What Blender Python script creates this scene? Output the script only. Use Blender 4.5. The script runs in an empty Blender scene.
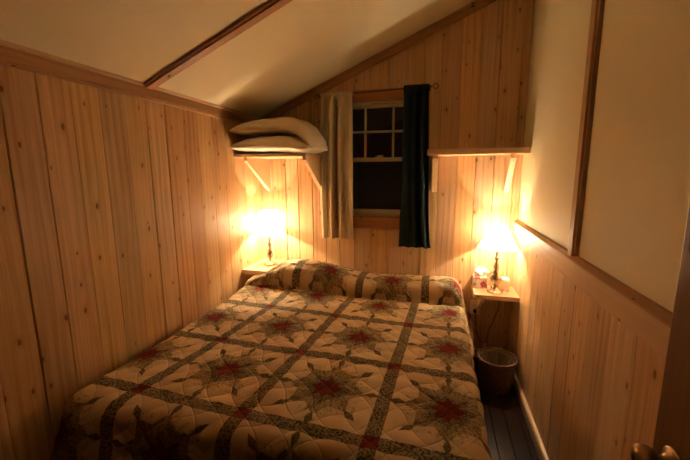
import bpy, bmesh, math, random
import numpy as np
from mathutils import Vector, noise
random.seed(7)
PI = math.pi
C = bpy.context.scene.collection
SC = bpy.context.scene

# ------------------------------------------------------------------ camera
F, YAW, PITCH, ROLL = 352.9, 0.2564, 0.16203, -0.00626
fw = Vector((-math.sin(YAW)*math.cos(PITCH), math.cos(YAW)*math.cos(PITCH), -math.sin(PITCH)))
rt = Vector((math.cos(YAW), math.sin(YAW), 0)); up = rt.cross(fw)
c_, s_ = math.cos(ROLL), math.sin(ROLL)
rt, up = c_*rt + s_*up, -s_*rt + c_*up
cam = bpy.data.cameras.new('camera'); cam.sensor_width = 36; cam.lens = 36*F/690; cam.clip_start = .02
co = bpy.data.objects.new('camera', cam); C.objects.link(co)
from mathutils import Matrix
M = Matrix((rt, up, -fw)).transposed().to_4x4(); M.translation = Vector((0, 0, 1.5))
co.matrix_world = M
SC.camera = co

# ------------------------------------------------------------------ world, exposure, lamp light
w = bpy.data.worlds.new('world'); SC.world = w; w.use_nodes = True
w.node_tree.nodes['Background'].inputs[0].default_value = (1.0, .60, .32, 1)
w.node_tree.nodes['Background'].inputs[1].default_value = 0.0012
SC.view_settings.view_transform = 'Standard'; SC.view_settings.look = 'None'
SC.view_settings.gamma = 1; SC.view_settings.use_curve_mapping = False
SC.view_settings.exposure = 0.47
SC.cycles.use_denoising = True
SC.cycles.max_bounces = 10; SC.cycles.diffuse_bounces = 6; SC.cycles.sample_clamp_indirect = 80
BULB_COLOR = (1.0, .765, .49, 1)
BULB_LEFT = 5200
BULB_RIGHT = 4500

# ------------------------------------------------------------------ node helpers
class V:
    """a float socket with operators"""
    def __init__(s, nt, sock): s.nt = nt; s.s = sock
    def _op(s, op, *a, clamp=False):
        n = s.nt.nodes.new('ShaderNodeMath'); n.operation = op; n.use_clamp = clamp
        for i, x in enumerate((s,)+a):
            if isinstance(x, V): s.nt.links.new(x.s, n.inputs[i])
            else: n.inputs[i].default_value = float(x)
        return V(s.nt, n.outputs[0])
    def __add__(s, o): return s._op('ADD', o)
    __radd__ = __add__
    def __sub__(s, o): return s._op('SUBTRACT', o)
    def __rsub__(s, o): return (s*-1)+o
    def __mul__(s, o): return s._op('MULTIPLY', o)
    __rmul__ = __mul__
    def __truediv__(s, o): return s._op('DIVIDE', o)
    def abs(s): return s._op('ABSOLUTE')
    def sin(s): return s._op('SINE')
    def cos(s): return s._op('COSINE')
    def fract(s): return s._op('FRACT')
    def sqrt(s): return s._op('SQRT')
    def lt(s, o): return s._op('LESS_THAN', o)
    def gt(s, o): return s._op('GREATER_THAN', o)
    def min(s, o): return s._op('MINIMUM', o)
    def max(s, o): return s._op('MAXIMUM', o)
    def pingpong(s, o): return s._op('PINGPONG', o)
    def atan2(s, o): return s._op('ARCTAN2', o)
    def smooth(s, a, b):
        n = s.nt.nodes.new('ShaderNodeMapRange'); n.interpolation_type = 'SMOOTHSTEP'
        s.nt.links.new(s.s, n.inputs[0]); n.inputs[1].default_value = a; n.inputs[2].default_value = b
        if a > b:
            n.inputs[1].default_value = b; n.inputs[2].default_value = a
            n.inputs[3].default_value = 1; n.inputs[4].default_value = 0
        return V(s.nt, n.outputs[0])
def combine(nt, x, y, z):
    n = nt.nodes.new('ShaderNodeCombineXYZ')
    for i, v in enumerate((x, y, z)):
        if isinstance(v, V): nt.links.new(v.s, n.inputs[i])
        else: n.inputs[i].default_value = v
    return n.outputs[0]
def nz(nt, vec, scale=1, detail=2, rough=.5):
    n = nt.nodes.new('ShaderNodeTexNoise'); nt.links.new(vec, n.inputs['Vector'])
    n.inputs['Scale'].default_value = scale; n.inputs['Detail'].default_value = detail; n.inputs['Roughness'].default_value = rough
    return V(nt, n.outputs[0])
def mix(nt, f, a, b):
    n = nt.nodes.new('ShaderNodeMix'); n.data_type = 'RGBA'
    if isinstance(f, V): nt.links.new(f.s, n.inputs[0])
    else: n.inputs[0].default_value = f
    for i, c in ((6, a), (7, b)):
        if isinstance(c, tuple): n.inputs[i].default_value = (*c[:3], 1)
        else: nt.links.new(c, n.inputs[i])
    return n.outputs[2]
def base_mat(name, color=(.8, .8, .8), rough=.5, metal=0, spec=.5):
    m = bpy.data.materials.new(name); m.use_nodes = True
    b = m.node_tree.nodes['Principled BSDF']
    b.inputs['Base Color'].default_value = (*color, 1); b.inputs['Roughness'].default_value = rough
    b.inputs['Metallic'].default_value = metal; b.inputs['Specular IOR Level'].default_value = spec
    return m, m.node_tree, b
def bump(nt, b, h, strength=.3, dist=.01):
    n = nt.nodes.new('ShaderNodeBump'); n.inputs['Strength'].default_value = strength; n.inputs['Distance'].default_value = dist
    nt.links.new(h.s, n.inputs['Height']); nt.links.new(n.outputs[0], b.inputs['Normal'])
def coords(nt):
    t = nt.nodes.new('ShaderNodeTexCoord'); s = nt.nodes.new('ShaderNodeSeparateXYZ')
    nt.links.new(t.outputs['Object'], s.inputs[0])
    return [V(nt, s.outputs[i]) for i in range(3)]

def wood(name, c1, c2, ck, axis, knots=.42, rough=.45, tint=.12, spec=.35, streak=1.0):
    """softwood with grain running along the given axis; each board of a panel carries its own number 'bid'"""
    m, nt, b = base_mat(name, c1, rough, 0, spec)
    X = coords(nt); al = X[axis]; ac = X[(axis+1) % 3] + X[(axis+2) % 3]*1.03
    at = nt.nodes.new('ShaderNodeAttribute'); at.attribute_name = 'bid'; bid = V(nt, at.outputs['Fac'])
    ac2 = ac + bid*.731; al2 = al + bid*1.37
    warp = nz(nt, combine(nt, ac2*6, al2*1.1, 0.0), 1, 2)
    # knots
    vo = nt.nodes.new('ShaderNodeTexVoronoi'); vo.voronoi_dimensions = '2D'
    nt.links.new(combine(nt, ac2*9.5, al2*5.2, 0.0), vo.inputs['Vector']); vo.inputs['Scale'].default_value = 1
    d = V(nt, vo.outputs['Distance'])
    sc = nt.nodes.new('ShaderNodeSeparateColor'); nt.links.new(vo.outputs['Color'], sc.inputs[0])
    on = V(nt, sc.outputs[0]).lt(knots); size = V(nt, sc.outputs[1])*.05 + .03
    rel = d/size
    kn = rel.smooth(1.25, .6)*on; halo = rel.smooth(3.6, .9)*on
    g = ac2 + warp*.045 + halo*.006
    fine = nz(nt, combine(nt, g*85, al2*1.3, 0.0), 1, 4, .6)
    cath = ((g*150).sin()*.5 + .5)*nz(nt, combine(nt, ac2*9, al2*.8, 0.0), 1, 1).smooth(.35, .7)
    blot = nz(nt, combine(nt, ac2*5, al2*2.2, 0.0), 1, 2).smooth(.5, .72)
    f = (fine.smooth(.28, .74)*.6 + cath*.5 + blot*.18)*streak
    col = mix(nt, f, c1, c2)
    col = mix(nt, halo*.35, col, c2)
    col = mix(nt, kn*.9, col, ck)
    wn = nt.nodes.new('ShaderNodeTexWhiteNoise'); wn.noise_dimensions = '1D'; nt.links.new(bid.s, wn.inputs['W'])
    tv = V(nt, wn.outputs['Value'])
    sp = nt.nodes.new('ShaderNodeSeparateColor'); nt.links.new(wn.outputs['Color'], sp.inputs[0])
    hs = nt.nodes.new('ShaderNodeHueSaturation'); nt.links.new(col, hs.inputs['Color'])
    nt.links.new((tv*tint*2 + (1-tint)).s, hs.inputs['Value'])
    nt.links.new((V(nt, sp.outputs[1])*.16 + .92).s, hs.inputs['Saturation'])
    nt.links.new((V(nt, sp.outputs[2])*.014 + .493).s, hs.inputs['Hue'])
    nt.links.new(hs.outputs[0], b.inputs['Base Color'])
    bump(nt, b, fine*.4 + kn*.5, .12, .002)
    return m

PINE = ((.74, .49, .27), (.47, .265, .115), (.20, .085, .035))
mPineV = wood('knotty_pine_vertical', *PINE, 2, .48)
mPineH = wood('knotty_pine_lengthwise', *PINE, 0, .3)
mPineD = wood('knotty_pine_depthwise', (.66, .43, .23), (.54, .32, .15), PINE[2], 1, .4)
RED0 = ((.46, .21, .085), (.33, .135, .05), (.10, .035, .015))
RED = ((.53, .285, .125), (.38, .185, .075), (.10, .035, .015))
mTrimX = wood('varnished_trim_x', *RED, 0, .25)
mCasX = wood('red_pine_casing_x', *RED0, 0, .25)
mCasZ = wood('red_pine_casing_z', *RED0, 2, .2)
mTrimY = wood('varnished_trim_y', *RED, 1, .25)
mTrimZ = wood('varnished_trim_z', *RED, 2, .2)
mShelf = wood('planed_pine_board', (.76, .53, .31), (.66, .42, .22), PINE[2], 0, .18, .4)
mShelfV = wood('planed_pine_bracket', (.76, .53, .31), (.66, .42, .22), PINE[2], 2, .12, .4)
mDoor = wood('dark_stained_door', (.20, .088, .042), (.14, .056, .026), (.06, .02, .01), 2, .05, .35)
mFloor = wood('dark_painted_floor', (.026, .013, .009), (.019, .009, .006), (.015, .008, .005), 1, .08, .27, spec=.10)

def plaster(name, col):
    m, nt, b = base_mat(name, col, .6, 0, .3)
    X = coords(nt); v = combine(nt, *X)
    big = nz(nt, v, 1.3, 3); nt.links.new(mix(nt, big.smooth(.3, .7)*.35, col, tuple(c*.9 for c in col)), b.inputs['Base Color'])
    bump(nt, b, nz(nt, v, 160, 3), .10, .002)
    return m
mWallR = plaster('cream_painted_panel', (.80, .70, .46))
mCeil = plaster('cream_painted_ceiling', (.80, .71, .49))

# ------------------------------------------------------------------ mesh helpers
def obj(name, bm, mat, parent=None, smooth=False, loc=None, recalc=True):
    me = bpy.data.meshes.new(name)
    if recalc: bmesh.ops.recalc_face_normals(bm, faces=bm.faces[:])
   
    bm.to_mesh(me); bm.free()
    if smooth: me.polygons.foreach_set('use_smooth', [True]*len(me.polygons))
    if mat: me.materials.append(mat)
    o = bpy.data.objects.new(name, me); C.objects.link(o)
    if parent: o.parent = parent
    if loc: o.location = loc
    return o
def thing(name, label, cat, loc=(0, 0, 0), group=None):
    o = bpy.data.objects.new(name, None); C.objects.link(o); o.location = loc; o.empty_display_size = .1
    o['label'] = label; o['category'] = cat
    if group: o['group'] = group
    return o
def tag(o, label, cat, group=None):
    o['label'] = label; o['category'] = cat
    if group: o['group'] = group
    return o
def struct(name, bm, mat, parent=None, smooth=False, label=None, recalc=True):
    o = obj(name, bm, mat, parent, smooth, None, recalc)
    if not parent: o['kind'] = 'structure'
    if label: o['label'] = label
    return o
def box(bm, x0, x1, y0, y1, z0, z1, bev=0.0):
    vs = [bm.verts.new((x, y, z)) for x in (x0, x1) for y in (y0, y1) for z in (z0, z1)]
    fs = [bm.faces.new([vs[i] for i in q]) for q in ((0, 1, 3, 2), (4, 6, 7, 5), (0, 4, 5, 1), (2, 3, 7, 6), (0, 2, 6, 4), (1, 5, 7, 3))]
    if bev:
        es = list({e for f in fs for e in f.edges})
        bmesh.ops.bevel(bm, geom=es, offset=bev, segments=2, affect='EDGES', profile=.6)
    return bm
def B(*a, **k): return box(bmesh.new(), *a, **k)
def prism(bm, pts, axis, a, b):
    """extrude a closed 2D outline along an axis; outline coordinates are the other two axes in order"""
    def P(p, t):
        q = [p[0], p[1]]; q.insert(axis, t); return q
    v0 = [bm.verts.new(P(p, a)) for p in pts]; v1 = [bm.verts.new(P(p, b)) for p in pts]
    n = len(pts)
    for i in range(n): bm.faces.new((v0[i], v0[(i+1) % n], v1[(i+1) % n], v1[i]))
    bm.faces.new(v0[::-1]); bm.faces.new(v1)
    return bm
def lathe(bm, prof, n=40, cx=0, cy=0, cap=True, rf=None):
    rings = []
    for k, (r, z) in enumerate(prof):
        rings.append([bm.verts.new((cx+(rf(r, 2*PI*i/n, z) if rf else r)*math.cos(2*PI*i/n), cy+(rf(r, 2*PI*i/n, z) if rf else r)*math.sin(2*PI*i/n), z)) for i in range(n)])
    for a, b in zip(rings, rings[1:]):
        for i in range(n): bm.faces.new((a[i], a[(i+1) % n], b[(i+1) % n], b[i]))
    if cap:
        bm.faces.new(rings[0][::-1]); bm.faces.new(rings[-1])
    return bm
def torus(bm, c, R, r, n=40, k=8, axis='z', sx=1, sy=1):
    rings = []
    for i in range(n):
        a = 2*PI*i/n; ring = []
        for j in range(k):
            b = 2*PI*j/k; q = ((R+r*math.cos(b))*math.cos(a)*sx, (R+r*math.cos(b))*math.sin(a)*sy, r*math.sin(b))
            if axis == 'y': q = (q[0], q[2], q[1])
            if axis == 'x': q = (q[2], q[0], q[1])
            ring.append(bm.verts.new((c[0]+q[0], c[1]+q[1], c[2]+q[2])))
        rings.append(ring)
    for i in range(n):
        for j in range(k): bm.faces.new((rings[i][j], rings[(i+1) % n][j], rings[(i+1) % n][(j+1) % k], rings[i][(j+1) % k]))
    return bm
def tube(bm, pts, r, k=10, sub=6):
    """round tube along a smooth curve through pts"""
    P = [Vector(p) for p in pts]; Q = []
    for i in range(len(P)-1):
        p0 = P[max(i-1, 0)]; p1 = P[i]; p2 = P[i+1]; p3 = P[min(i+2, len(P)-1)]
        for j in range(sub):
            t = j/sub
            Q.append(.5*((2*p1)+(p2-p0)*t+(2*p0-5*p1+4*p2-p3)*t*t+(3*p1-p0-3*p2+p3)*t**3))
    Q.append(P[-1]); rings = []
    for i, q in enumerate(Q):
        d = (Q[min(i+1, len(Q)-1)]-Q[max(i-1, 0)]).normalized()
        a = d.orthogonal().normalized() if i == 0 else (a - d*a.dot(d)).normalized()
        b = d.cross(a)
        rings.append([bm.verts.new(q+(a*math.cos(2*PI*j/k)+b*math.sin(2*PI*j/k))*r) for j in range(k)])
    for u, v in zip(rings, rings[1:]):
        for j in range(k): bm.faces.new((u[j], u[(j+1) % k], v[(j+1) % k], v[j]))
    bm.faces.new(rings[0][::-1]); bm.faces.new(rings[-1])
    return bm

# ------------------------------------------------------------------ the room
XL, XR, YF, YN = -1.525, .588, 2.872, -.12
def ceil_z(x): return 1.958 + .42*(x+1.511)

def panelling(name, edges, to3, z0, ztop, thick=.10, hole=None, chs=None, label=None, mat=None, seed=1, groove=(.0009, .0014, .0026, .0036)):
    """tongue-and-groove boards: chamfered strips over a backing slab. to3(w, h, depth) -> world; depth grows into the wall"""
    rnd = random.Random(seed); bm = bmesh.new(); lay = bm.faces.layers.float.new('bid')
    inward = Vector(to3(0, 0, 1))-Vector(to3(0, 0, 0))
    def face(ps, bid):
        f = bm.faces.new([bm.verts.new(to3(*p)) for p in ps]); f[lay] = bid
        f.normal_update()
        if f.normal.dot(inward) > 1e-6: f.normal_flip()
    def strip(a, b, lo, hi, bid, ca, cb, ea, eb):
        h = lambda w: hi(w) if callable(hi) else hi
        ws = [(a, ea), (a, ca), (a+ca, 0), (b-cb, 0), (b, cb), (b, eb)]
        for (w0, d0), (w1, d1) in zip(ws, ws[1:]):
            face([(w0, lo, d0), (w1, lo, d1), (w1, h(w1), d1), (w0, h(w0), d0)], bid)
        face([(a+ca, lo, 0), (b-cb, lo, 0), (b-cb, lo, .02), (a+ca, lo, .02)], bid)
    cs = [rnd.choice(groove) for _ in edges]
    for i, (a, b) in enumerate(zip(edges, edges[1:])):
        bid = rnd.random()*40 + i*3.17
        ga, gb = cs[i]*.35, cs[i+1]*.35
        A, Bb = a+ga, b-gb
        if hole and b > hole[0] and a < hole[1]:
            h0, h1, hz0, hz1 = hole
            strip(A, Bb, z0, hz0, bid, cs[i], cs[i+1], .02, .02)
            strip(A, Bb, hz1, ztop, bid, cs[i], cs[i+1], .02, .02)
            if a < h0: strip(A, h0, hz0, hz1, bid, cs[i], .0005, .02, .02)
            if b > h1: strip(h1, Bb, hz0, hz1, bid, .0005, cs[i+1], .02, .02)
        else:
            strip(A, Bb, z0, ztop, bid, cs[i], cs[i+1], .02, .02)
    # backing slab
    def slab(a, b, lo, hi):
        h = lambda w: hi(w) if callable(hi) else hi
        d0, d1 = .012, thick
        c8 = [(a, lo), (b, lo), (b, h(b)), (a, h(a))]
        face([(w_, h_, d0) for w_, h_ in c8], 0); face([(w_, h_, d1) for w_, h_ in c8], 0)
        for i in range(4):
            p, q = c8[i], c8[(i+1) % 4]
            face([(*p, d0), (*q, d0), (*q, d1), (*p, d1)], 0)
    a, b = edges[0], edges[-1]
    if hole:
        h0, h1, hz0, hz1 = hole
        slab(a, h0, z0, ztop); slab(h1, b, z0, ztop); slab(h0, h1, z0, hz0); slab(h0, h1, hz1, ztop)
    else: slab(a, b, z0, ztop)
    return struct(name, bm, mat or mPineV, label=label, recalc=False)

# floor boards run away from the camera
fe = [XL-.1+.083*i for i in range(28)]
panelling('floor', fe, lambda w_, h_, d: (w_, h_, -d), YN-.1, YF+.1, .12, mat=mFloor, seed=3, groove=(.0012, .0016), label='dark brown painted board floor')
# left wall
le = [YN-.02 + .0]; le = [-.115, .02, .155, .29, .425, .56, .695, .83, .966, 1.095, 1.228, 1.36, 1.495, 1.635, 1.77, 1.92, 2.055, 2.195, 2.345, 2.48, 2.61, 2.745, YF+.02]
panelling('wall_left', le, lambda w_, h_, d: (XL-d, w_, h_), 0, 1.98, label='knotty pine board wall beside the bed', seed=11)
# far wall with the window opening
HOLE = (-.81, -.125, 1.138, 2.055)
fe2 = [XL-.02, -1.41, -1.285, -1.168, -1.037, -.92, -.80, -.665, -.53, -.397, -.262, -.128, 0, .135, .268, .40, .54, XR+.02]
panelling('wall_far', fe2, lambda w_, h_, d: (w_, YF+d, h_), 0, lambda x: ceil_z(x)+.03, .12, HOLE, groove=(.003, .0045, .006), label='knotty pine board wall behind the bed head', seed=5)
# right wall: boards below, painted panel above
re_ = [YN] + [.0+.137*i for i in range(1, 7)] + [1.02, 1.165, 1.337, 1.50, 1.66, 1.81, 1.945, 2.08, 2.21, 2.345, 2.48, 2.615, 2.745, YF+.02]
panelling('wall_right', re_, lambda w_, h_, d: (XR+d, w_, h_), 0, 1.06, label='pine board wainscot of the right wall', seed=21)
struct('wall_right_upper', B(XR+.004, XR+.10, YN, YF+.02, 1.06, 2.9), mWallR, label='cream painted panel above the wainscot')
# near wall with a doorway the camera looks in from
bm = bmesh.new()
box(bm, XL-.1, -.45, YN-.1, YN, 0, 2.9); box(bm, -.45, XR-.02, YN-.1, YN, 2.05, 2.9); box(bm, XR-.02, XR+.1, YN-.1, YN, 0, 2.9)
struct('wall_near', bm, mDoor, label='pine wall with the doorway')
# ceiling: one sloping slab
bm = prism(bmesh.new(), [(x, ceil_z(x)+d) for x, d in ((XL-.1, 0), (XR+.1, 0), (XR+.1, .08), (XL-.1, .08))], 1, YN-.1, YF+.12)
struct('ceiling', bm, mCeil, label='cream sloping ceiling')

# trims -----------------------------------------------------------------
def prof_y(name, pts, y0, y1, mat, label): return struct(name, prism(bmesh.new(), pts, 1, y0, y1), mat, label=label)
# left crown: flat board, bead underneath, quarter round at the top
prof_y('trim_1', [(XL, 1.902), (XL+.020, 1.902), (XL+.020, 1.950), (XL+.018, 1.953), (XL+.018, ceil_z(XL+.018)), (XL, ceil_z(XL))], YN, YF, mTrimY, 'varnished board along the top of the left wall')
prof_y('trim_2', [(XL, 1.888), (XL+.010, 1.888), (XL+.016, 1.892), (XL+.016, 1.899), (XL+.012, 1.902), (XL, 1.902)], YN, YF, mTrimY, 'thin bead under the left crown board')
prof_y('trim_3', [(XL+.018, ceil_z(XL)-.004), (XL+.024, ceil_z(XL)-.002), (XL+.030, ceil_z(XL)+.004), (XL+.032, ceil_z(XL+.032)+.001), (XL+.018, ceil_z(XL+.018)+.001)], YN, YF, mPineD, 'thin pale moulding where the left wall meets the ceiling')
# rake board on the far wall, following the ceiling
def rake(name, lo, hi, y0, y1, mat, label, xa=XL+.02, xb=XR):
    pts = [(xa, ceil_z(xa)-lo), (xb, ceil_z(xb)-lo), (xb, ceil_z(xb)-hi), (xa, ceil_z(xa)-hi)]
    return struct(name, prism(bmesh.new(), pts, 1, y0, y1), mat, label=label)
rake('trim_4', .062, -.002, YF-.019, YF+.001, mTrimX, 'varnished rake board under the ceiling on the far wall')
rake('trim_5', .018, -.002, YF-.032, YF-.019, mTrimX, 'thin rake moulding in the far ceiling corner')
# ceiling batten, stepped
rake('trim_6', .014, -.002, 1.600, 1.672, mTrimX, 'varnished batten across the sloping ceiling', XL+.03)
rake('trim_7', .024, .012, 1.612, 1.660, mTrimX, 'raised centre strip of the ceiling batten', XL+.03)
# right wall batten
bm = box(bmesh.new(), XR-.012, XR+.006, 1.672, 1.745, 1.135, ceil_z(XR)-.0, bev=.002)
struct('trim_8', bm, mTrimZ, label='varnished upright batten on the right wall')
bm = box(bmesh.new(), XR-.021, XR-.011, 1.684, 1.733, 1.135, ceil_z(XR)-.0, bev=.002)
struct('trim_9', bm, mTrimZ, label='raised strip of the right wall batten')
# wainscot rail and cap
struct('trim_10', B(XR-.020, XR+.004, YN, YF-.002, 1.030, 1.118, bev=.0015), mPineD, label='pine rail on top of the wainscot')
prof_y('trim_11', [(XR+.004, 1.117), (XR-.022, 1.117), (XR-.029, 1.120), (XR-.029, 1.127), (XR-.020, 1.133), (XR-.008, 1.140), (XR+.004, 1.141)], YN, YF-.002, mTrimY, 'dark varnished cap moulding above the rail')
# corner boards
struct('trim_12', B(.560, XR, YF-.006, YF+.001, 1.14, ceil_z(.545)-.05), mPineV, label='narrow upright board in the far right corner')
prof_y('baseboard_right', [(XR, 0), (XR-.020, 0), (XR-.020, .055), (XR-.014, .066), (XR, .070)], YN, YF-.014, mShelf, 'pale pine baseboard of the right wall')
struct('baseboard_far', B(XL+.014, XR-.02, YF-.014, YF, 0, .075, bev=.002), mTrimX, label='pine baseboard of the far wall')
struct('baseboard_left', B(XL, XL+.014, YN, YF, 0, .075, bev=.002), mTrimY, label='pine baseboard of the left wall')

# ------------------------------------------------------------------ window
win = bpy.data.objects.new('window_1', None); C.objects.link(win); win.location = (-.46, YF, 1.6); win['kind'] = 'structure'
win['label'] = 'small dark double hung window with white sashes in a pine casing'
def wpart(name, bm, mat, parent=win, label=None, smooth=False):
    o = obj(name, bm, mat, parent, smooth); o.matrix_parent_inverse = Matrix.Identity(4)
    off = Vector((0, 0, 0)); p = parent
    o.location = -Vector(win.location) if parent is win else (0, 0, 0)
    if label: o['label'] = label
    return o
mSash, _, _ = base_mat('aged_white_vinyl', (.60, .54, .40), .4)
mGlass = bpy.data.materials.new('window_glass'); mGlass.use_nodes = True
nt = mGlass.node_tree; nt.nodes.clear()
o_ = nt.nodes.new('ShaderNodeOutputMaterial'); mx = nt.nodes.new('ShaderNodeMixShader'); tr = nt.nodes.new('ShaderNodeBsdfTransparent'); gl = nt.nodes.new('ShaderNodeBsdfGlossy')
fr = nt.nodes.new('ShaderNodeFresnel'); fr.inputs[0].default_value = 1.42; gl.inputs['Roughness'].default_value = .02
nt.links.new(fr.outputs[0], mx.inputs[0]); nt.links.new(tr.outputs[0], mx.inputs[1]); nt.links.new(gl.outputs[0], mx.inputs[2]); nt.links.new(mx.outputs[0], o_.inputs[0])
X0, X1, Z0, Z1 = HOLE
wpart('head_casing', B(X0-.035, X1+.035, YF-.022, YF, Z1-.005, Z1+.082, bev=.002), mCasX)
wpart('side_casing', B(X0-.035, X0+.004, YF-.020, YF, Z0, Z1-.005, bev=.002), mCasZ)
wpart('side_casing', B(X1-.004, X1+.035, YF-.020, YF, Z0, Z1-.005, bev=.002), mCasZ)
wpart('sill', B(X0-.04, X1+.04, YF-.030, YF+.03, Z0-.028, Z0-.002, bev=.004), mCasX)
wpart('apron', B(X0-.035, X1+.035, YF-.020, YF, Z0-.10, Z0-.028, bev=.002), mCasX)
bm = bmesh.new()
box(bm, X0, X0+.022, YF, YF+.10, Z0, Z1); box(bm, X1-.022, X1, YF, YF+.10, Z0, Z1)
box(bm, X0, X1, YF, YF+.10, Z1-.02, Z1); box(bm, X0, X1, YF, YF+.10, Z0, Z0+.012)
wpart('window_frame', bm, mSash)
ZM = 1.605
def sash(y, z0, z1, rail_b, rail_t):
    bm = bmesh.new(); a, b = X0+.022, X1-.022
    box(bm, a, a+.03, y, y+.022, z0, z1, bev=.002); box(bm, b-.03, b, y, y+.022, z0, z1, bev=.002)
    box(bm, a+.03, b-.03, y, y+.022, z0, z0+rail_b, bev=.002); box(bm, a+.03, b-.03, y, y+.022, z1-rail_t, z1, bev=.002)
    s = wpart('sash', bm, mSash)
    g = wpart('glass_pane', B(a+.028, b-.028, y+.010, y+.013, z0+rail_b-.002, z1-rail_t+.002), mGlass, s)
    return s
lowS = sash(YF+.018, Z0+.012, ZM+.012, .045, .032)
upS = sash(YF+.045, ZM-.02, Z1-.02, .032, .026)
bm = bmesh.new(); a, b = X0+.052, X1-.052
for k in (1, 2):
    x = (-.588, -.362)[k-1]; box(bm, x-.008, x+.008, YF+.046, YF+.064, ZM+.01, Z1-.045)
zc = (ZM+.012+Z1-.046)/2 + .01; box(bm, a, b, YF+.0475, YF+.0625, zc-.008, zc+.008)
wpart('muntin_grid', bm, mSash, upS)
bm = box(bmesh.new(), -.50, -.44, YF+.016, YF+.042, ZM+.0125, ZM+.020, bev=.002); lathe(bm, [(.013, ZM+.018), (.013, ZM+.028), (.008, ZM+.031)], 16, -.47, YF+.03)
box(bm, -.485, -.435, YF+.024, YF+.032, ZM+.022, ZM+.030, bev=.002)
wpart('sash_latch', bm, mSash, lowS)

# ------------------------------------------------------------------ door, open against the right wall
door = bpy.data.objects.new('door_1', None); C.objects.link(door); door['kind'] = 'structure'; door['label'] = 'dark stained open door at the right edge'
HX, HY = .560, .03; EX, EY = .509, .895
door.location = (HX, HY, 0); L = math.hypot(EX-HX, EY-HY); door.rotation_euler = (0, 0, math.atan2(EY-HY, EX-HX))
# local x runs along the leaf, +y is the face turned to the room
bm = box(bmesh.new(), 0, L, -.035, 0, .012, 2.03, bev=.0035)
leaf = obj('door_leaf', bm, mDoor, door)
for (a, b, z0, z1) in ((.13, L-.13, .22, .80), (.13, L-.13, 1.02, 1.86)):
    bm = bmesh.new()
    box(bm, a, b, -.001, .005, z0, z0+.02, bev=.002); box(bm, a, b, -.001, .005, z1-.02, z1, bev=.002)
    box(bm, a, a+.02, -.001, .005, z0+.02, z1-.02, bev=.002); box(bm, b-.02, b, -.001, .005, z0+.02, z1-.02, bev=.002)
    obj('panel_moulding', bm, mDoor, leaf)
mBrass, nt, b_ = base_mat('aged_brass', (.42, .27, .13), .32, 1)
def knob_bm(pts, cx, cz):
    bm = lathe(bmesh.new(), pts, 40)
    bmesh.ops.transform(bm, matrix=Matrix.Translation((cx, 0, cz)) @ Matrix.Rotation(-PI/2, 4, 'X'), verts=bm.verts[:])
    return bm
KX, KZ = L-.068, .876
kn = obj('door_knob', knob_bm([(.0325, 0), (.0325, .003), (.029, .007), (.020, .010), (.014, .016), (.0125, .024), (.013, .029), (.022, .034), (.0285, .043), (.0305, .054), (.029, .064), (.023, .072), (.012, .0755), (.006, .0755), (.005, .072)], KX, KZ), mBrass, door, True)
mBlack, _, _ = base_mat('black_rubber', (.012, .011, .010), .5)
obj('keyhole', knob_bm([(.0062, .073), (.0062, .0762)], KX, KZ), mBlack, kn)
obj('latch_plate', B(L-.0005, L+.0015, -.029, -.006, KZ-.03, KZ+.03), mBrass, leaf)
for z in (.25, 1.0, 1.8):
    obj('hinge', lathe(bmesh.new(), [(.007, z-.045), (.007, z+.045)], 12, -.004, -.010), mBrass, door, True)

# ------------------------------------------------------------------ wall shelves
def gusset(x0, x1, ytip, z1, ztip, ybk=YF):
    """triangular bracket: deep at the top, running to the wall at the bottom"""
    bm = bmesh.new(); prism(bm, [(ytip, z1), (ybk, z1), (ybk, ztip), (ybk-.014, ztip), (ytip, z1-.028)], 0, x0, x1)
    return bm
screwM, _, _ = base_mat('dull_screw', (.16, .11, .07), .5, .6)
def wall_shelf(label, x0, x1, y0, ztop, th, brk, cat='shelf', ztip=1.344, grp=None, rail_h=.03):
    t = thing('wall_shelf', label, cat, ((x0+x1)/2, YF, ztop), grp); org = Vector(t.location)
    def p(name, bm, mat, par=t):
        bmesh.ops.translate(bm, vec=-org, verts=bm.verts[:]); return obj(name, bm, mat, par)
    p('board', B(x0, x1, y0, YF-.001, ztop-th, ztop, bev=.002), mShelf)
    for (a, b, ytip) in brk:
        g = p('bracket', gusset(a, b, ytip, ztop-th-.0005, ztip, YF-.001), mShelfV)
        for s in (.06, .92):
            yy = ytip+(YF-.03-ytip)*s; zz = ztop-th-.028 + (ztip-(ztop-th-.028))*s
            bm = bmesh.new(); bmesh.ops.create_icosphere(bm, subdivisions=2, radius=.0035); bmesh.ops.translate(bm, vec=((a+b)/2, yy-.0005, zz-.0005), verts=bm.verts[:])
            p('screw', bm, screwM, g)
    xs = sorted([x for q in brk for x in q[:2]])
    return t
wall_shelf('pale pine wall shelf holding two bed pillows left of the window', XL+.001, -.938, 2.465, 1.643, .024, [(-1.455, -1.430, 2.49), (-.968, -.939, 2.47)])
wall_shelf('empty pale pine wall shelf right of the dark curtain', -.083, XR-.001, 2.632, 1.658, .040, [(-.045, -.003, 2.66), (.475, .512, 2.66)])

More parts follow.
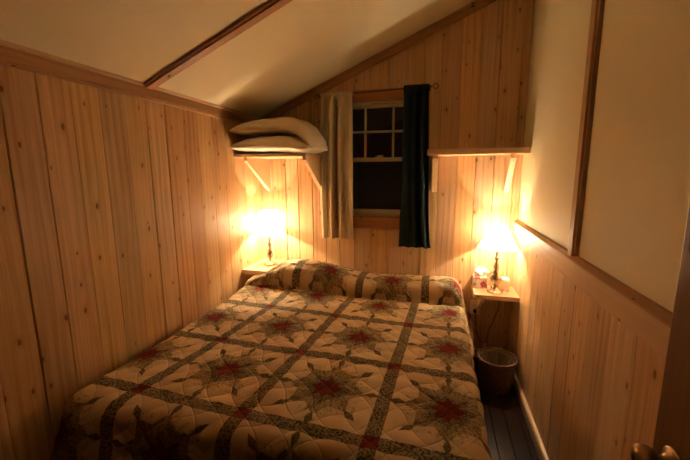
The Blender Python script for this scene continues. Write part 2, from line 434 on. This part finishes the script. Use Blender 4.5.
# ------------------------------------------------------------------ bedside shelves
def bedside(label, x0, x1, y0, ztop, brx):
    t = thing('bedside_shelf', label, 'bedside shelf', ((x0+x1)/2, YF, ztop)); org = Vector(t.location)
    def p(name, bm, mat, par=t):
        bmesh.ops.translate(bm, vec=-org, verts=bm.verts[:]); return obj(name, bm, mat, par)
    p('tabletop', B(x0, x1, y0, YF-.001, ztop-.034, ztop, bev=.003), mShelf)
    p('bracket', gusset(brx, brx+.022, y0+.03, ztop-.0345, ztop-.19, YF-.001), mShelfV)
    if x0 > 0:
        p('cleat', B(brx+.03, x1-.002, YF-.020, YF-.001, ztop-.075, ztop-.0345), mShelfV)
        bm = bmesh.new(); lathe(bm, [(.0055, -.001), (.0055, .001)], 14); bmesh.ops.transform(bm, matrix=Matrix.Translation((x0+.028, y0-.0006, ztop-.014)) @ Matrix.Rotation(PI/2, 4, 'X'), verts=bm.verts[:])
        p('knot', bm, screwM)
    return t
bedside('small pine bedside shelf in the left corner, under the pleated lamp', XL+.001, -1.300, 2.485, .722, -1.522)
bedside('small pine bedside shelf in the right corner, over the wicker basket', .284, XR-.001, 2.618, .617, .335)

# ------------------------------------------------------------------ lamps
mMetal, nt, b_ = base_mat('antique_silver_brass', (.60, .49, .36), .30, 1)
X = coords(nt); n = nz(nt, combine(nt, *X), 60, 3)
nt.links.new(mix(nt, n.smooth(.45, .65)*.6, (.60, .49, .36), (.33, .24, .15)), b_.inputs['Base Color'])
def shade_mat(name, tint):
    m = bpy.data.materials.new(name); m.use_nodes = True; nt = m.node_tree; nt.nodes.clear()
    out = nt.nodes.new('ShaderNodeOutputMaterial'); a = nt.nodes.new('ShaderNodeBsdfDiffuse'); t = nt.nodes.new('ShaderNodeBsdfTranslucent'); mxs = nt.nodes.new('ShaderNodeMixShader')
    a.inputs[0].default_value = (*tint, 1); t.inputs[0].default_value = (*tint, 1); mxs.inputs[0].default_value = .60
    nt.links.new(a.outputs[0], mxs.inputs[1]); nt.links.new(t.outputs[0], mxs.inputs[2]); nt.links.new(mxs.outputs[0], out.inputs[0])
    return m
mShadeA = shade_mat('pleated_cream_fabric', (.88, .85, .79))
mShadeB = shade_mat('smooth_cream_fabric', (.88, .85, .79))
def bulb_mat(name, e):
    m = bpy.data.materials.new(name); m.use_nodes = True; nt = m.node_tree; nt.nodes.clear()
    out = nt.nodes.new('ShaderNodeOutputMaterial'); em = nt.nodes.new('ShaderNodeEmission'); em.inputs[0].default_value = BULB_COLOR; em.inputs[1].default_value = e
    nt.links.new(em.outputs[0], out.inputs[0]); return m
mBulbGlass = bpy.data.materials.new('clear_bulb_glass'); mBulbGlass.use_nodes = True
nt = mBulbGlass.node_tree; nt.nodes.clear(); o_ = nt.nodes.new('ShaderNodeOutputMaterial'); tr = nt.nodes.new('ShaderNodeBsdfTransparent'); gl = nt.nodes.new('ShaderNodeBsdfGlossy'); mx = nt.nodes.new('ShaderNodeMixShader')
mx.inputs[0].default_value = .05; gl.inputs['Roughness'].default_value = .1; nt.links.new(tr.outputs[0], mx.inputs[1]); nt.links.new(gl.outputs[0], mx.inputs[2]); nt.links.new(mx.outputs[0], o_.inputs[0])
mSocket, _, _ = base_mat('lamp_socket', (.5, .4, .25), .35, .8)
def lamp(label, loc, zb, zt, rb, rt_, pleats, shape, stem, zf, bulb_e, mshade, shade_label):
    """zb, zt: bottom and top of the shade above the base"""
    t = thing('table_lamp', label, 'lamp', loc)
    base = [(.0, 0), (.052, 0), (.056, .003), (.055, .007), (.046, .011), (.034, .017), (.022, .026), (.013, .034), (.010, .040)]
    obj('base', lathe(bmesh.new(), base[1:], 48), mMetal, t, True)
    obj('stem', lathe(bmesh.new(), [(a_*(1.28 if i_ else 1), z_) for i_, (a_, z_) in enumerate(stem)], 36), mMetal, t, True)
    ztop = stem[-1][1]; zbulb = zf-.045; hs_ = zbulb-ztop
    obj('socket', lathe(bmesh.new(), [(.010, ztop-.001), (.016, ztop+.004), (.0165, ztop+hs_-.004), (.014, ztop+hs_)], 24), mSocket, t, True)
    bm = lathe(bmesh.new(), [(.012, zbulb-.004), (.013, zbulb+.008), (.020, zbulb+.022), (.0275, zbulb+.038), (.030, zbulb+.052), (.027, zbulb+.067), (.017, zbulb+.078), (.004, zbulb+.082)], 24)
    bl = obj('bulb', bm, mBulbGlass, t, True)
    bm = bmesh.new(); bmesh.ops.create_uvsphere(bm, u_segments=16, v_segments=10, radius=.0085); bmesh.ops.translate(bm, vec=(0, 0, zf), verts=bm.verts[:])
    obj('filament', bm, bulb_mat('glowing_filament', bulb_e), bl, True)
    n = 288 if pleats else 72; bm = bmesh.new(); K = 14; rings = []
    for k in range(K+1):
        f = k/K; r = shape(f, rb, rt_); z = zb+(zt-zb)*f; ring = []
        for i in range(n):
            a = 2*PI*i/n
            rr = r*(1+(.014*math.sin(pleats*a) if pleats else .0))
            ring.append(bm.verts.new((rr*math.cos(a), rr*math.sin(a), z)))
        rings.append(ring)
    for a, b in zip(rings, rings[1:]):
        for i in range(n): bm.faces.new((a[i], a[(i+1) % n], b[(i+1) % n], b[i]))
    sh = obj('lamp_shade', bm, mshade, t, True); sh['label'] = shade_label
    obj('shade_rim', torus(bmesh.new(), (0, 0, zb), rb, .0022, 64, 6), mshade, sh, True)
    obj('shade_rim', torus(bmesh.new(), (0, 0, zt), rt_, .0022, 64, 6), mshade, sh, True)
    bm = bmesh.new()
    for a in (0, PI/2, PI, 3*PI/2):   # wire spider carrying the shade from a ring round the bulb
        tube(bm, [(.0185*math.cos(a), .0185*math.sin(a), zbulb-.004), (.05*math.cos(a), .05*math.sin(a), zb+(zt-zb)*.2), (rt_*.99*math.cos(a), rt_*.99*math.sin(a), zt)], .0011, 6, 5)
    torus(bm, (0, 0, zbulb-.004), .0175, .0022, 24, 6)
    obj('harp', bm, mSocket, t, True)
    return t
stemL = [(.010, .038), (.014, .044), (.010, .052), (.009, .060), (.018, .072), (.024, .088), (.022, .102), (.012, .112), (.017, .120), (.018, .128), (.010, .136), (.008, .150), (.012, .164), (.015, .176), (.011, .190), (.007, .206), (.009, .220), (.014, .228), (.010, .236)]
stemR = [(.010, .038), (.012, .046), (.018, .052), (.013, .060), (.024, .074), (.031, .094), (.033, .110), (.028, .126), (.016, .138), (.020, .147), (.021, .154), (.012, .164), (.013, .176), (.018, .192), (.016, .208), (.009, .226), (.008, .240), (.012, .250), (.016, .256), (.010, .264), (.0085, .29), (.0085, .335)]
lamp('brass table lamp with pleated cream shade standing in the left corner, beside the bed head', (-1.378, 2.702, .7222), .268, .462, .133, .073, 72,
     lambda f, b, t: b+(t-b)*(f**.92), stemL, .343, BULB_LEFT, mShadeA, 'pleated cream drum shade')
lampR = lamp('brass table lamp with wide smooth cone shade standing beside the tissue box', (.437, 2.712, .6172), .335, .492, .138, .054, 0,
     lambda f, b, t: b+(t-b)*(f**.93), stemR, .428, BULB_RIGHT, mShadeB, 'wide smooth cream cone shade')
# cord of the right lamp: over the back of the shelf, down, and up to the outlet
o = obj('cord', tube(bmesh.new(), [(-.01, .03, .006), (-.012, .09, .005), (-.010, .140, .004), (-.004, .1515, -.01), (.040, .1500, -.06), (.055, .12, -.15), (.02, .10, -.26), (-.012, .10, -.36), (-.02, .09, -.42), (-.045, .08, -.45), (-.085, .09, -.42), (-.105, .11, -.34), (-.115, .105, -.25), (-.118, .110, -.218), (-.118, .118, -.213)], .0032, 8, 8), mBlack, lampR, True)
o2 = obj('cord', tube(bmesh.new(), [(-.015, .085, -.38), (-.02, .10, -.44), (.0, .11, -.50), (.05, .12, -.53), (.09, .135, -.56)], .0032, 8, 6), mBlack, lampR, True)
o = obj('plug', B(-.130, -.106, .112, .140, -.226, -.198, bev=.004), mBlack, lampR)

# outlet
mPlate, _, _ = base_mat('ivory_plastic', (.85, .76, .60), .4)
t = thing('wall_outlet', 'ivory double wall outlet under the right bedside shelf, with a black plug in it', 'outlet', (.319, YF, .425))
obj('cover_plate', B(-.036, .036, -.006, 0, -.058, .058, bev=.003), mPlate, t)
for z in (.020, -.020):
    s = obj('socket', B(-.017, .017, -.0085, -.0055, z-.014, z+.014, bev=.0014), mPlate, t)
    bm = bmesh.new(); box(bm, -.0075, -.0055, -.0090, -.0082, z-.002, z+.007); box(bm, .0055, .0075, -.0090, -.0082, z-.002, z+.007)
    obj('slot', bm, mBlack, s)

# tissue box, small carton and soap ---------------------------------------
def floral(name, base, spots, leaf, sc=26):
    m, nt, b = base_mat(name, base, .55)
    X = coords(nt); v = combine(nt, *X)
    a = nz(nt, v, sc, 2); l = nz(nt, v, sc*1.7, 2)
    c = mix(nt, l.smooth(.56, .60)*.7, base, leaf); c = mix(nt, a.smooth(.54, .58), c, spots)
    nt.links.new(c, b.inputs['Base Color']); return m
mBoxP = floral('floral_printed_card', (.78, .70, .58), (.62, .13, .14), (.42, .42, .30), 22)
mTissue, _, _ = base_mat('white_tissue', (.85, .82, .76), .9)
t = thing('tissue_box', 'white tissue box with pink flower print and a raised tissue, left of the right lamp', 'tissue box', (.340, 2.812, .6172))
obj('carton', B(-.050, .050, -.050, .050, 0, .088, bev=.003), mBoxP, t)
bm = bmesh.new(); torus(bm, (0, 0, .0885), .030, .0015, 32, 6, sy=.7); obj('opening_rim', bm, mPlate, t, True)
bm = bmesh.new(); rings = []
for k in range(9):
    f = k/8; ring = []
    for i in range(40):
        a = 2*PI*i/40; r = (.012+.040*math.sin(PI*min(1, f*1.1))**.8*(1-.25*f))*(1+.28*math.sin(3*a+4*f)+.12*math.sin(7*a+f*3))
        ring.append(bm.verts.new((.006+r*math.cos(a), r*.7*math.sin(a), .086+.072*f+.012*f*math.sin(2*a+1))))
    rings.append(ring)
for a, b in zip(rings, rings[1:]):
    for i in range(40): bm.faces.new((a[i], a[(i+1) % 40], b[(i+1) % 40], b[i]))
obj('tissue', bm, mTissue, t, True)
mCarton, _, _ = base_mat('plain_cream_card', (.70, .56, .36), .6)
t = thing('small_carton', 'small cream carton with a folded lid, right of the right lamp', 'box', (.500, 2.815, .6172))
obj('carton', B(-.045, .045, -.040, .040, 0, .070, bev=.002), mCarton, t)
obj('lid', B(-.047, .047, -.042, .042, .060, .080, bev=.003), mTissue, t)
mSoap = floral('pink_wrapper', (.72, .42, .36), (.60, .12, .12), (.75, .6, .5), 60)
tag(obj('wrapped_soap', B(.512-.020, .512+.024, 2.738, 2.760, .6175, .630, bev=.004), mSoap, None), 'small pink wrapped bar lying before the cream carton', 'soap')

# ------------------------------------------------------------------ waste basket
mWick, nt, b_ = base_mat('brown_wicker', (.20, .10, .05), .5)
X = coords(nt); n = nz(nt, combine(nt, *X), 90, 3); nt.links.new(mix(nt, n.smooth(.35, .65), (.24, .12, .058), (.12, .055, .028)), b_.inputs['Base Color'])
t = thing('waste_basket', 'round brown wicker waste basket on the floor beneath the right bedside shelf', 'basket', (.436, 2.462, .001))
bm = bmesh.new(); HB = .228; rings = []; nS, nR = 120, 66
def rad(z): return .092 + .036*(z/HB)**.85
for k in range(nR+1):
    z = HB*k/nR; ring = []
    for i in range(nS):
        a = 2*PI*i/nS; s = math.sin(a*24)*math.sin(PI*z/.0145)
        r = rad(z) + .0032*max(-1, min(1, s*2)); ring.append(bm.verts.new((r*math.cos(a), r*math.sin(a), z)))
    rings.append(ring)
for k in range(nR+1):
    z = HB*(1-k/nR) + (.004*(k/nR)); r = rad(z)-.008
    rings.append([bm.verts.new((r*math.cos(2*PI*i/nS), r*math.sin(2*PI*i/nS), z)) for i in range(nS)])
for a, b in zip(rings, rings[1:]):
    for i in range(nS): bm.faces.new((a[i], a[(i+1) % nS], b[(i+1) % nS], b[i]))
bm.faces.new(rings[0][::-1]); bm.faces.new(rings[-1])
obj('woven_body', bm, mWick, t, True)
bm = bmesh.new()
for j, ph in enumerate((0, PI)):   # two strands twisted round the rim
    rr = []
    N = 200
    for i in range(N):
        a = 2*PI*i/N; q = a*22+ph; R = rad(HB)-.003+.0035*math.cos(q); z = HB+.002+.0035*math.sin(q)
        c = Vector((R*math.cos(a), R*math.sin(a), z)); rd = Vector((math.cos(a), math.sin(a), 0))
        rr.append([bm.verts.new(c+rd*.0048*math.cos(2*PI*m_/8)+Vector((0, 0, .0048*math.sin(2*PI*m_/8)))) for m_ in range(8)])
    for i in range(N):
        for m_ in range(8): bm.faces.new((rr[i][m_], rr[(i+1) % N][m_], rr[(i+1) % N][(m_+1) % 8], rr[i][(m_+1) % 8]))
obj('rim', bm, mWick, t, True)
mLiner, nt, b_ = base_mat('thin_plastic_liner', (.16, .11, .07), .3)
bm = bmesh.new(); rings = []
for k in range(12):
    f = k/11; z = HB*.98 - .16*f; ring = []
    for i in range(72):
        a = 2*PI*i/72; r = (rad(z)-.014) - .004*f + .003*math.sin(9*a+5*f)+.002*math.sin(17*a-7*f)
        ring.append(bm.verts.new((r*math.cos(a), r*math.sin(a), z+.004*math.sin(5*a)*(1-f))))
    rings.append(ring)
for a, b in zip(rings, rings[1:]):
    for i in range(72): bm.faces.new((a[i], a[(i+1) % 72], b[(i+1) % 72], b[i]))
bm.faces.new(rings[-1])
o = obj('liner_bag', bm, mLiner, t, True)
md = o.modifiers.new('s', 'SOLIDIFY'); md.thickness = .001

# ------------------------------------------------------------------ curtains
def fabric(name, c, c2, scale=400, rough=.85, sheen=0):
    m, nt, b = base_mat(name, c, rough, 0, .2)
    X = coords(nt); v = combine(nt, *X)
    nt.links.new(mix(nt, nz(nt, v, 5, 3).smooth(.3, .7), c, c2), b.inputs['Base Color'])
    bump(nt, b, nz(nt, v, scale, 2), .15, .001)
    return m
mCurt = fabric('cream_curtain_cloth', (.78, .67, .48), (.72, .61, .43))
mDark = fabric('dark_teal_curtain_cloth', (.012, .028, .034), (.009, .021, .027))
YC = 2.802
def curtain(label, pl, pr, zb, zt, nf, amp, mat, seed, pinch=0):
    """pl, pr: functions of f (0 bottom .. 1 top) giving left and right edge"""
    t = thing('window_curtain', label, 'curtain', ((pl(1)+pr(1))/2, YC, zt)); org = Vector(t.location)
    rnd = random.Random(seed); ph = [rnd.random()*6 for _ in range(6)]
    nx, nzv = 170, 110; g = []
    bm = bmesh.new()
    for j in range(nzv+1):
        f = j/nzv; z = zb+(zt-zb)*f; row = []
        for i in range(nx+1):
            u = i/nx
            uu = u + .018*math.sin(5*f+ph[0]+u*4)*(1-f*.3)
            x = pl(f)+(pr(f)-pl(f))*(u+.02*math.sin(2*PI*nf*uu*1.0+ph[1]))
            q_ = 2*PI*nf*uu+ph[2]+.5*math.sin(3*f+ph[3]); body = math.sin(q_+.55*math.sin(q_)) + .22*math.sin(2*PI*nf*1.7*uu+ph[4]+1.2*f)
            A = amp*(1-.72*max(0, (f-.90)/.10)**1) * ((.30+.85*math.exp(-((u-.45)/.27)**2)) if pinch else (.8+.4*math.sin(2*PI*u+ph[5])))
            y = YC + A*body
            if pinch: y -= .016*math.exp(-((u-.35)/.08)**2-((f-.84)/.05)**2) + .016*math.exp(-((u-.62)/.05)**2-((f-.82)/.06)**2)*math.cos(40*(u-.62))
            y += .004*noise.noise(Vector((x*9, z*9, seed)))
            zz = z - (.006*math.sin(2*PI*nf*uu+ph[2]) if j == 0 else 0)
            # rod pocket: the cloth goes round the rod at the top
            if f > .955: y = YC + (y-YC)*.3 - .006
            row.append(bm.verts.new((x-org.x, y-org.y, zz-org.z)))
        g.append(row)
    for a, b in zip(g, g[1:]):
        for i in range(nx): bm.faces.new((a[i], a[i+1], b[i+1], b[i]))
    o = obj('cloth', bm, mat, t, True); md = o.modifiers.new('s', 'SOLIDIFY'); md.thickness = .003; md.offset = 0
    # header pocket sewn at the top
    bm = bmesh.new(); rr = []
    for i in range(nx+1):
        u = i/nx; x = pl(1)+(pr(1)-pl(1))*u; ry = .011+.002*math.sin(2*PI*nf*2*u+ph[0]); rz = .016
        rr.append([bm.verts.new((x-org.x, -.002+ry*math.cos(a), -.018+rz*math.sin(a)+.002*math.sin(60*u))) for a in [2*PI*k/12 for k in range(12)]])
    for a, b in zip(rr, rr[1:]):
        for k in range(12): bm.faces.new((a[k], a[(k+1) % 12], b[(k+1) % 12], b[k]))
    obj('rod_pocket', bm, mat, t, True)
    return t
lerp = lambda a, b, f: a+(b-a)*f
curtain('creased cream window curtain hanging left of the dark window', lambda f: lerp(-.938, -.925, f)-.022*math.sin(PI*f), lambda f: lerp(-.666, -.664, f), .950, 2.124, 3.7, .048, mCurt, 4, 1)
curtain('dark teal window curtain hanging at the right side of the window', lambda f: lerp(-.296, -.274, f**.6), lambda f: lerp(-.030, -.084, f**.45), .906, 2.138, 3.4, .036, mDark, 9)
mRod, _, _ = base_mat('dark_iron', (.10, .075, .055), .35, .8)
t = thing('curtain_rod', 'thin dark metal curtain rod with ring ends above the window', 'curtain rod', (-.5, YC, 2.110))
bm = tube(bmesh.new(), [(-.455, 0, -.012), (0, 0, 0), (.435, 0, .010)], .0052, 10, 2); obj('rod', bm, mRod, t, True)
for sx, z in ((.452, .0105), (-.452, -.012)):
    obj('ring_finial', torus(bmesh.new(), (sx+(.008 if sx > 0 else -.004), 0, z), .018, .0032, 28, 8, 'y'), mRod, t, True)
for sx, z in ((.415, .009), (-.435, -.012)):
    bm = tube(bmesh.new(), [(sx, 0, z), (sx, .03, z-.004), (sx, .0685, z)], .0035, 8, 3); box(bm, sx-.008, sx+.008, .065, .0692, z-.018, z+.018)
    obj('rod_bracket', bm, mRod, t)

# ------------------------------------------------------------------ pillows on the shelf
mPil = fabric('off_white_pillow_cotton', (.85, .78, .65), (.82, .75, .61), 300, .7)
mPil2 = fabric('off_white_satin_pillow', (.86, .79, .66), (.82, .75, .61), 300, .33)
mPil2.node_tree.nodes['Principled BSDF'].inputs['Specular IOR Level'].default_value = .6
def pillow(label, spine, yc, half, thick, mat, seed, droop=0):
    """spine: (x, z) points of the middle line left to right"""
    P = [Vector((a, 0, b)) for a, b in spine]
    def sp(u):
        q = u*(len(P)-1); i = min(int(q), len(P)-2); t = q-i
        p0, p1, p2, p3 = P[max(i-1, 0)], P[i], P[i+1], P[min(i+2, len(P)-1)]
        return .5*((2*p1)+(p2-p0)*t+(2*p0-5*p1+4*p2-p3)*t*t+(3*p1-p0-3*p2+p3)*t**3)
    nu, nv = 80, 48; bm = bmesh.new(); sides = []
    for sgn in (1, -1):
        g = []
        for i in range(nu+1):
            u = i/nu; c = sp(u); d = (sp(min(1, u+.01))-sp(max(0, u-.01))).normalized(); nrm = Vector((-d.z, 0, d.x)); row = []
            for j in range(nv+1):
                v = 2*j/nv-1; U = 2*u-1
                prof = max(0, (1-abs(U)**2.6))**.62*max(0, (1-abs(v)**4.5))**.5
                pin = 1-.06*(1-abs(U)**2)*0
                hgt = thick*prof*(1+.10*noise.noise(Vector((u*4, v*2, seed))))
                hgt += .005*noise.noise(Vector((u*12, v*5, seed+3)))*prof + (.004*math.sin(v*20+4*noise.noise(Vector((u*3, v, seed))))*(abs(U)**4)*min(1, prof*4))
                yy = yc + half*v*(1-.05*(1-abs(U)**3)*0-.04*abs(U)**4) + .006*noise.noise(Vector((u*5, v, seed+9)))
                p = c + nrm*(sgn*hgt*(1.0 if sgn > 0 else .85)); row.append(bm.verts.new((p.x, yy, p.z-droop*max(0, -v)**3*(1 if sgn else 1))))
            g.append(row)
        sides.append(g)
        for a, b in zip(g, g[1:]):
            for j in range(nv): bm.faces.new((a[j], a[j+1], b[j+1], b[j]))
    bmesh.ops.remove_doubles(bm, verts=bm.verts[:], dist=.0008)
    o = obj('bed_pillow', bm, mat, None, True)
    return tag(o, label, 'pillow')
pillow('flat off-white pillow lying on the left wall shelf, under the other pillow', [(-1.508, 1.688), (-1.33, 1.706), (-1.1, 1.706), (-.99, 1.692), (-.90, 1.668)], 2.580, .200, .064, mPil2, 2)
pillow('plump off-white pillow on top of the other, its right end sagging over it', [(-1.508, 1.808), (-1.38, 1.828), (-1.22, 1.838), (-1.07, 1.838), (-.975, 1.805), (-.91, 1.745), (-.856, 1.668)], 2.568, .188, .060, mPil, 6)

# ------------------------------------------------------------------ bed
mMat, _, _ = base_mat('mattress_ticking', (.55, .47, .36), .8)
mBedW = wood('bed_frame_wood', (.22, .11, .05), (.16, .075, .03), (.06, .03, .01), 1, .1)
bed = thing('double_bed', 'double bed against the far wall, hidden under the star quilt', 'bed', (-.59, 1.92, 0))
obj('mattress', B(-.82, .745, -.90, .92, .36, .575, bev=.03), mMat, bed)
obj('frame', B(-.81, .735, -.89, .93, .20, .358, bev=.005), mBedW, bed)
for sx in (-.76, .69):
    for sy in (-.85, .88): obj('leg', B(sx-.025, sx+.025, sy-.025, sy+.025, 0, .20, bev=.003), mBedW, bed)

# ------------------------------------------------------------------ quilt
QL, QR, QF, QH, TOP = -1.462, .205, .955, YF-.012, .600
OL, OR_, OF = .235, .33, .40
R = .055
def crease(x):
    w_ = max(0, min(1, (-.80-x)/.35)); return 2.425-.065*w_*w_*(3-2*w_)
def hump(x, y):
    yc = crease(x); q = (y-yc)/(QH-yc)
    if q <= 0: return 0.0, 0.0
    H = .122 + .034*math.exp(-((x+1.03)/.22)**2) + .010*math.sin(x*7+1)
    ky = max(0, min(1, (y-2.478)/.02)); x0 = lerp(-1.53, -1.295, ky); el = max(0, min(1, (x-x0)/lerp(.40, .10, ky))); er = max(0, min(1, (.235-x)/.13))
    H *= lerp(el, el*el*(3-2*el), ky) * (1-(1-er)**2.2)
    fast = max(0, min(1, (-1.05-x)/.15)); q = lerp(q, min(.5, q*2.3) if q < .5 else q, fast)
    s = math.sin(PI*min(1, q)**.62)
    prof = max(0, s)**.85 if q < .327 else .45*max(0, s)**.85+.55*(1-.3*((q-.327)/.673)**2)
    return H*prof, -.018*math.exp(-((q-.10)/.10)**2)*el
def drape(s, t):
    """flattened quilt coordinates (s across, t along) -> world"""
    ex = ey = 0.0; sgn = 1
    cx, cy = s, t
    skew = .022*(t-1.0)/1.9
    qr, ql = QR+skew*0, QL
    if s > qr-R: ex = s-(qr-R); cx = qr-R
    elif s < ql+R: ex = -(ql+R-s); cx = ql+R
    if t < QF+R: ey = -(QF+R-t); cy = QF+R
    m = math.hypot(ex, ey)
    if m == 0:
        x, y, z = s, t, TOP
    else:
        nx, ny = ex/m, ey/m
        if m < PI*R/2:
            a = m/R; out = R*math.sin(a); dr = R*(1-math.cos(a))
        else:
            dr = R+(m-PI*R/2); k = dr-R
            per = (t*1.0 if abs(nx) > abs(ny) else s)*1.0
            fl = .11*k + .045*k*math.sin(per*13+1.2) + .02*k*math.sin(per*29)
            if nx and ny: fl = .30*k + .05*k*math.sin(math.atan2(ny, nx)*5)
            if nx > 0 and t > 2.3: fl += .28*k*min(1, (t-2.3)/.4)
            if nx < 0 and not ny: fl = min(fl, .02)
            out = R+fl; dr = R+k*.985
        x, y, z = cx+nx*out, cy+ny*out, TOP-dr
        if z < .012: z = .012+.0
    hz, hy = hump(x, y) if z > TOP-.3 else (0, 0)
    fade = max(0, min(1, 1-(TOP-z)/.28))
    z += hz*fade; y += hy*fade
    ss = lambda v: (lambda w_: w_*w_*(3-2*w_))(max(0, min(1, v)))
    z += .052*ss((t-2.0)/.42)*ss((s+1.52)/.14)*ss((-.45-s)/.65)*fade
    if s < -1.292 and t > 2.44: z = min(z, .668)
    # soft dip at the tuck and gentle hollows
    yc = crease(x); z -= .016*math.exp(-((y-yc)/.022)**2)*fade*(1 if -1.36 < x < .17 else .3)
    z += .010*noise.noise(Vector((x*2.3, y*2.3, 4)))*fade
    # a broad shallow sag in the middle
    return Vector((x, y, z))
def grid_uv(s, t, pillow_part):
    yy = t
    sp = .5-.035*(yy-1.07)
    u = (s-(-.19+.05*(yy-1.07)))/sp
    v = (yy+.05*(s+.69)-1.07)/.49
    if pillow_part:
        v = 3.22+(yy-crease(s))/.49*1.25
        u = (s-(-.062))/.475
    return u, v
def puff(u, v):
    # quilting: curved diamonds a hand wide
    a = (u+v)*PI*4+.6*math.sin(v*11); b = (u-v)*PI*4+.6*math.sin(u*11)
    return (abs(math.sin(a))*abs(math.sin(b)))**.6
ns, ntt = 176, 190
S = [QL-OL+(QR+OR_-QL+OL)*i/ns for i in range(ns+1)]
T = [QF-OF+(QH-QF+OF)*j/ntt for j in range(ntt+1)]
bm = bmesh.new(); uvl = bm.loops.layers.uv.new('UVMap')
P0 = [[drape(s, t) for s in S] for t in T]
verts = []
for j, t in enumerate(T):
    row = []
    for i, s in enumerate(S):
        p = P0[j][i]
        a = P0[j][min(i+1, ns)]-P0[j][max(i-1, 0)]; b = P0[min(j+1, ntt)][i]-P0[max(j-1, 0)][i]
        n = a.cross(b); n = n.normalized() if n.length > 1e-9 else Vector((0, 0, 1))
        u, v = grid_uv(s, t, t > crease(s))
        h = .0075*(puff(u, v)-.5) + .0035*noise.noise(Vector((s*16, t*16, 1)))
        q = p+n*h
        q.x = max(q.x, XL+(.030 if t > 2.46 else .012)); q.y = min(q.y, YF-.008)
        row.append(bm.verts.new(q))
    verts.append(row)
for j in range(ntt):
    for i in range(ns):
        f = bm.faces.new((verts[j][i], verts[j][i+1], verts[j+1][i+1], verts[j+1][i]))
        sc_, tc_ = (S[i]+S[i+1])/2, (T[j]+T[j+1])/2; pp = tc_ > crease(sc_)
        for l, (s, t) in zip(f.loops, ((S[i], T[j]), (S[i+1], T[j]), (S[i+1], T[j+1]), (S[i], T[j+1]))):
            l[uvl].uv = grid_uv(s, t, pp)
mQ, nt, b_ = base_mat('star_patchwork_quilt', (.7, .6, .4), .85, 0, .15)
uvn = nt.nodes.new('ShaderNodeUVMap'); uvn.uv_map = 'UVMap'; sx = nt.nodes.new('ShaderNodeSeparateXYZ'); nt.links.new(uvn.outputs[0], sx.inputs[0])
U, Vv = V(nt, sx.outputs[0]), V(nt, sx.outputs[1])
U0, V0 = U, Vv
wv = combine(nt, U*3, Vv*3, 0.0)
U = U + (nz(nt, wv, 2, 2)-.5)*.016; Vv = Vv + (nz(nt, wv, 2.3, 2)-.5)*.016
du, dv = U.pingpong(.5), Vv.pingpong(.5)          # distance to the nearest sash line
W = .058
inU, inV = du.lt(W), dv.lt(W)
sash_ = inU.max(inV); cross = inU*inV
a_, b2 = U.fract()-.5, Vv.fract()-.5
r = (a_*a_+b2*b2).sqrt(); th = b2.atan2(a_)
fold = (th+PI).pingpong(PI/8)                      # 0 at a tip, pi/8 between tips
def star(Rr, ri, f=fold):
    k = (Rr/ri-math.cos(PI/8))/math.sin(PI/8)
    return (r*(f.cos()+f.sin()*k)).lt(Rr)
pv = combine(nt, U, Vv, 0.0)
sp1 = nz(nt, pv, 56, 3, .7); sp2 = nz(nt, pv, 70, 2, .6)
cream = mix(nt, nz(nt, pv, 1.4, 2).smooth(.3, .7), (.70, .525, .32), (.63, .46, .27))
olive = mix(nt, sp1.smooth(.42, .57), (.055, .045, .024), (.34, .26, .145))
rad_ = nz(nt, combine(nt, th*9, r*9, 0.0), 1, 3, .65)
mot = (sp1*.5 + rad_*.5)
oliveL = mix(nt, mot.smooth(.42, .54), (.15, .115, .054), (.38, .285, .15))
darkp = mix(nt, sp2.smooth(.42, .58), (.080, .062, .030), (.22, .165, .085))
ring = mix(nt, mot.smooth(.42, .58), (.085, .065, .032), (.29, .215, .115))
red = mix(nt, sp2.smooth(.40, .60), (.115, .012, .010), (.24, .034, .026))
pale = mix(nt, mot.smooth(.36, .52), (.25, .19, .10), (.64, .48, .29))
tipA = (((r-.395).abs()/.085) + (r*fold)/.030).lt(1.0)
c = mix(nt, star(.455, .325), cream, pale)
c = mix(nt, star(.34, .25), c, oliveL)
c = mix(nt, star(.215, .15), c, ring)
c = mix(nt, tipA, c, darkp)
c = mix(nt, star(.145, .092), c, red)
c = mix(nt, sash_, c, olive)
c = mix(nt, cross, c, red)
nt.links.new(c, b_.inputs['Base Color'])
qa = ((U0+V0)*(PI*4) + (V0*11).sin()*.6).sin().abs(); qb = ((U0-V0)*(PI*4) + (U0*11).sin()*.6).sin().abs()
bump(nt, b_, qa.min(qb).smooth(0, .22)*.9 + qa.min(qb).sqrt()*.5 *.6 + nz(nt, pv, 18, 3)*.6, .45, .006)
q = obj('star_quilt', bm, mQ, None, True)
md = q.modifiers.new('s', 'SOLIDIFY'); md.thickness = .007; md.offset = -1
tag(q, 'cream patchwork quilt with red stars and olive lattice spread over the bed', 'quilt')
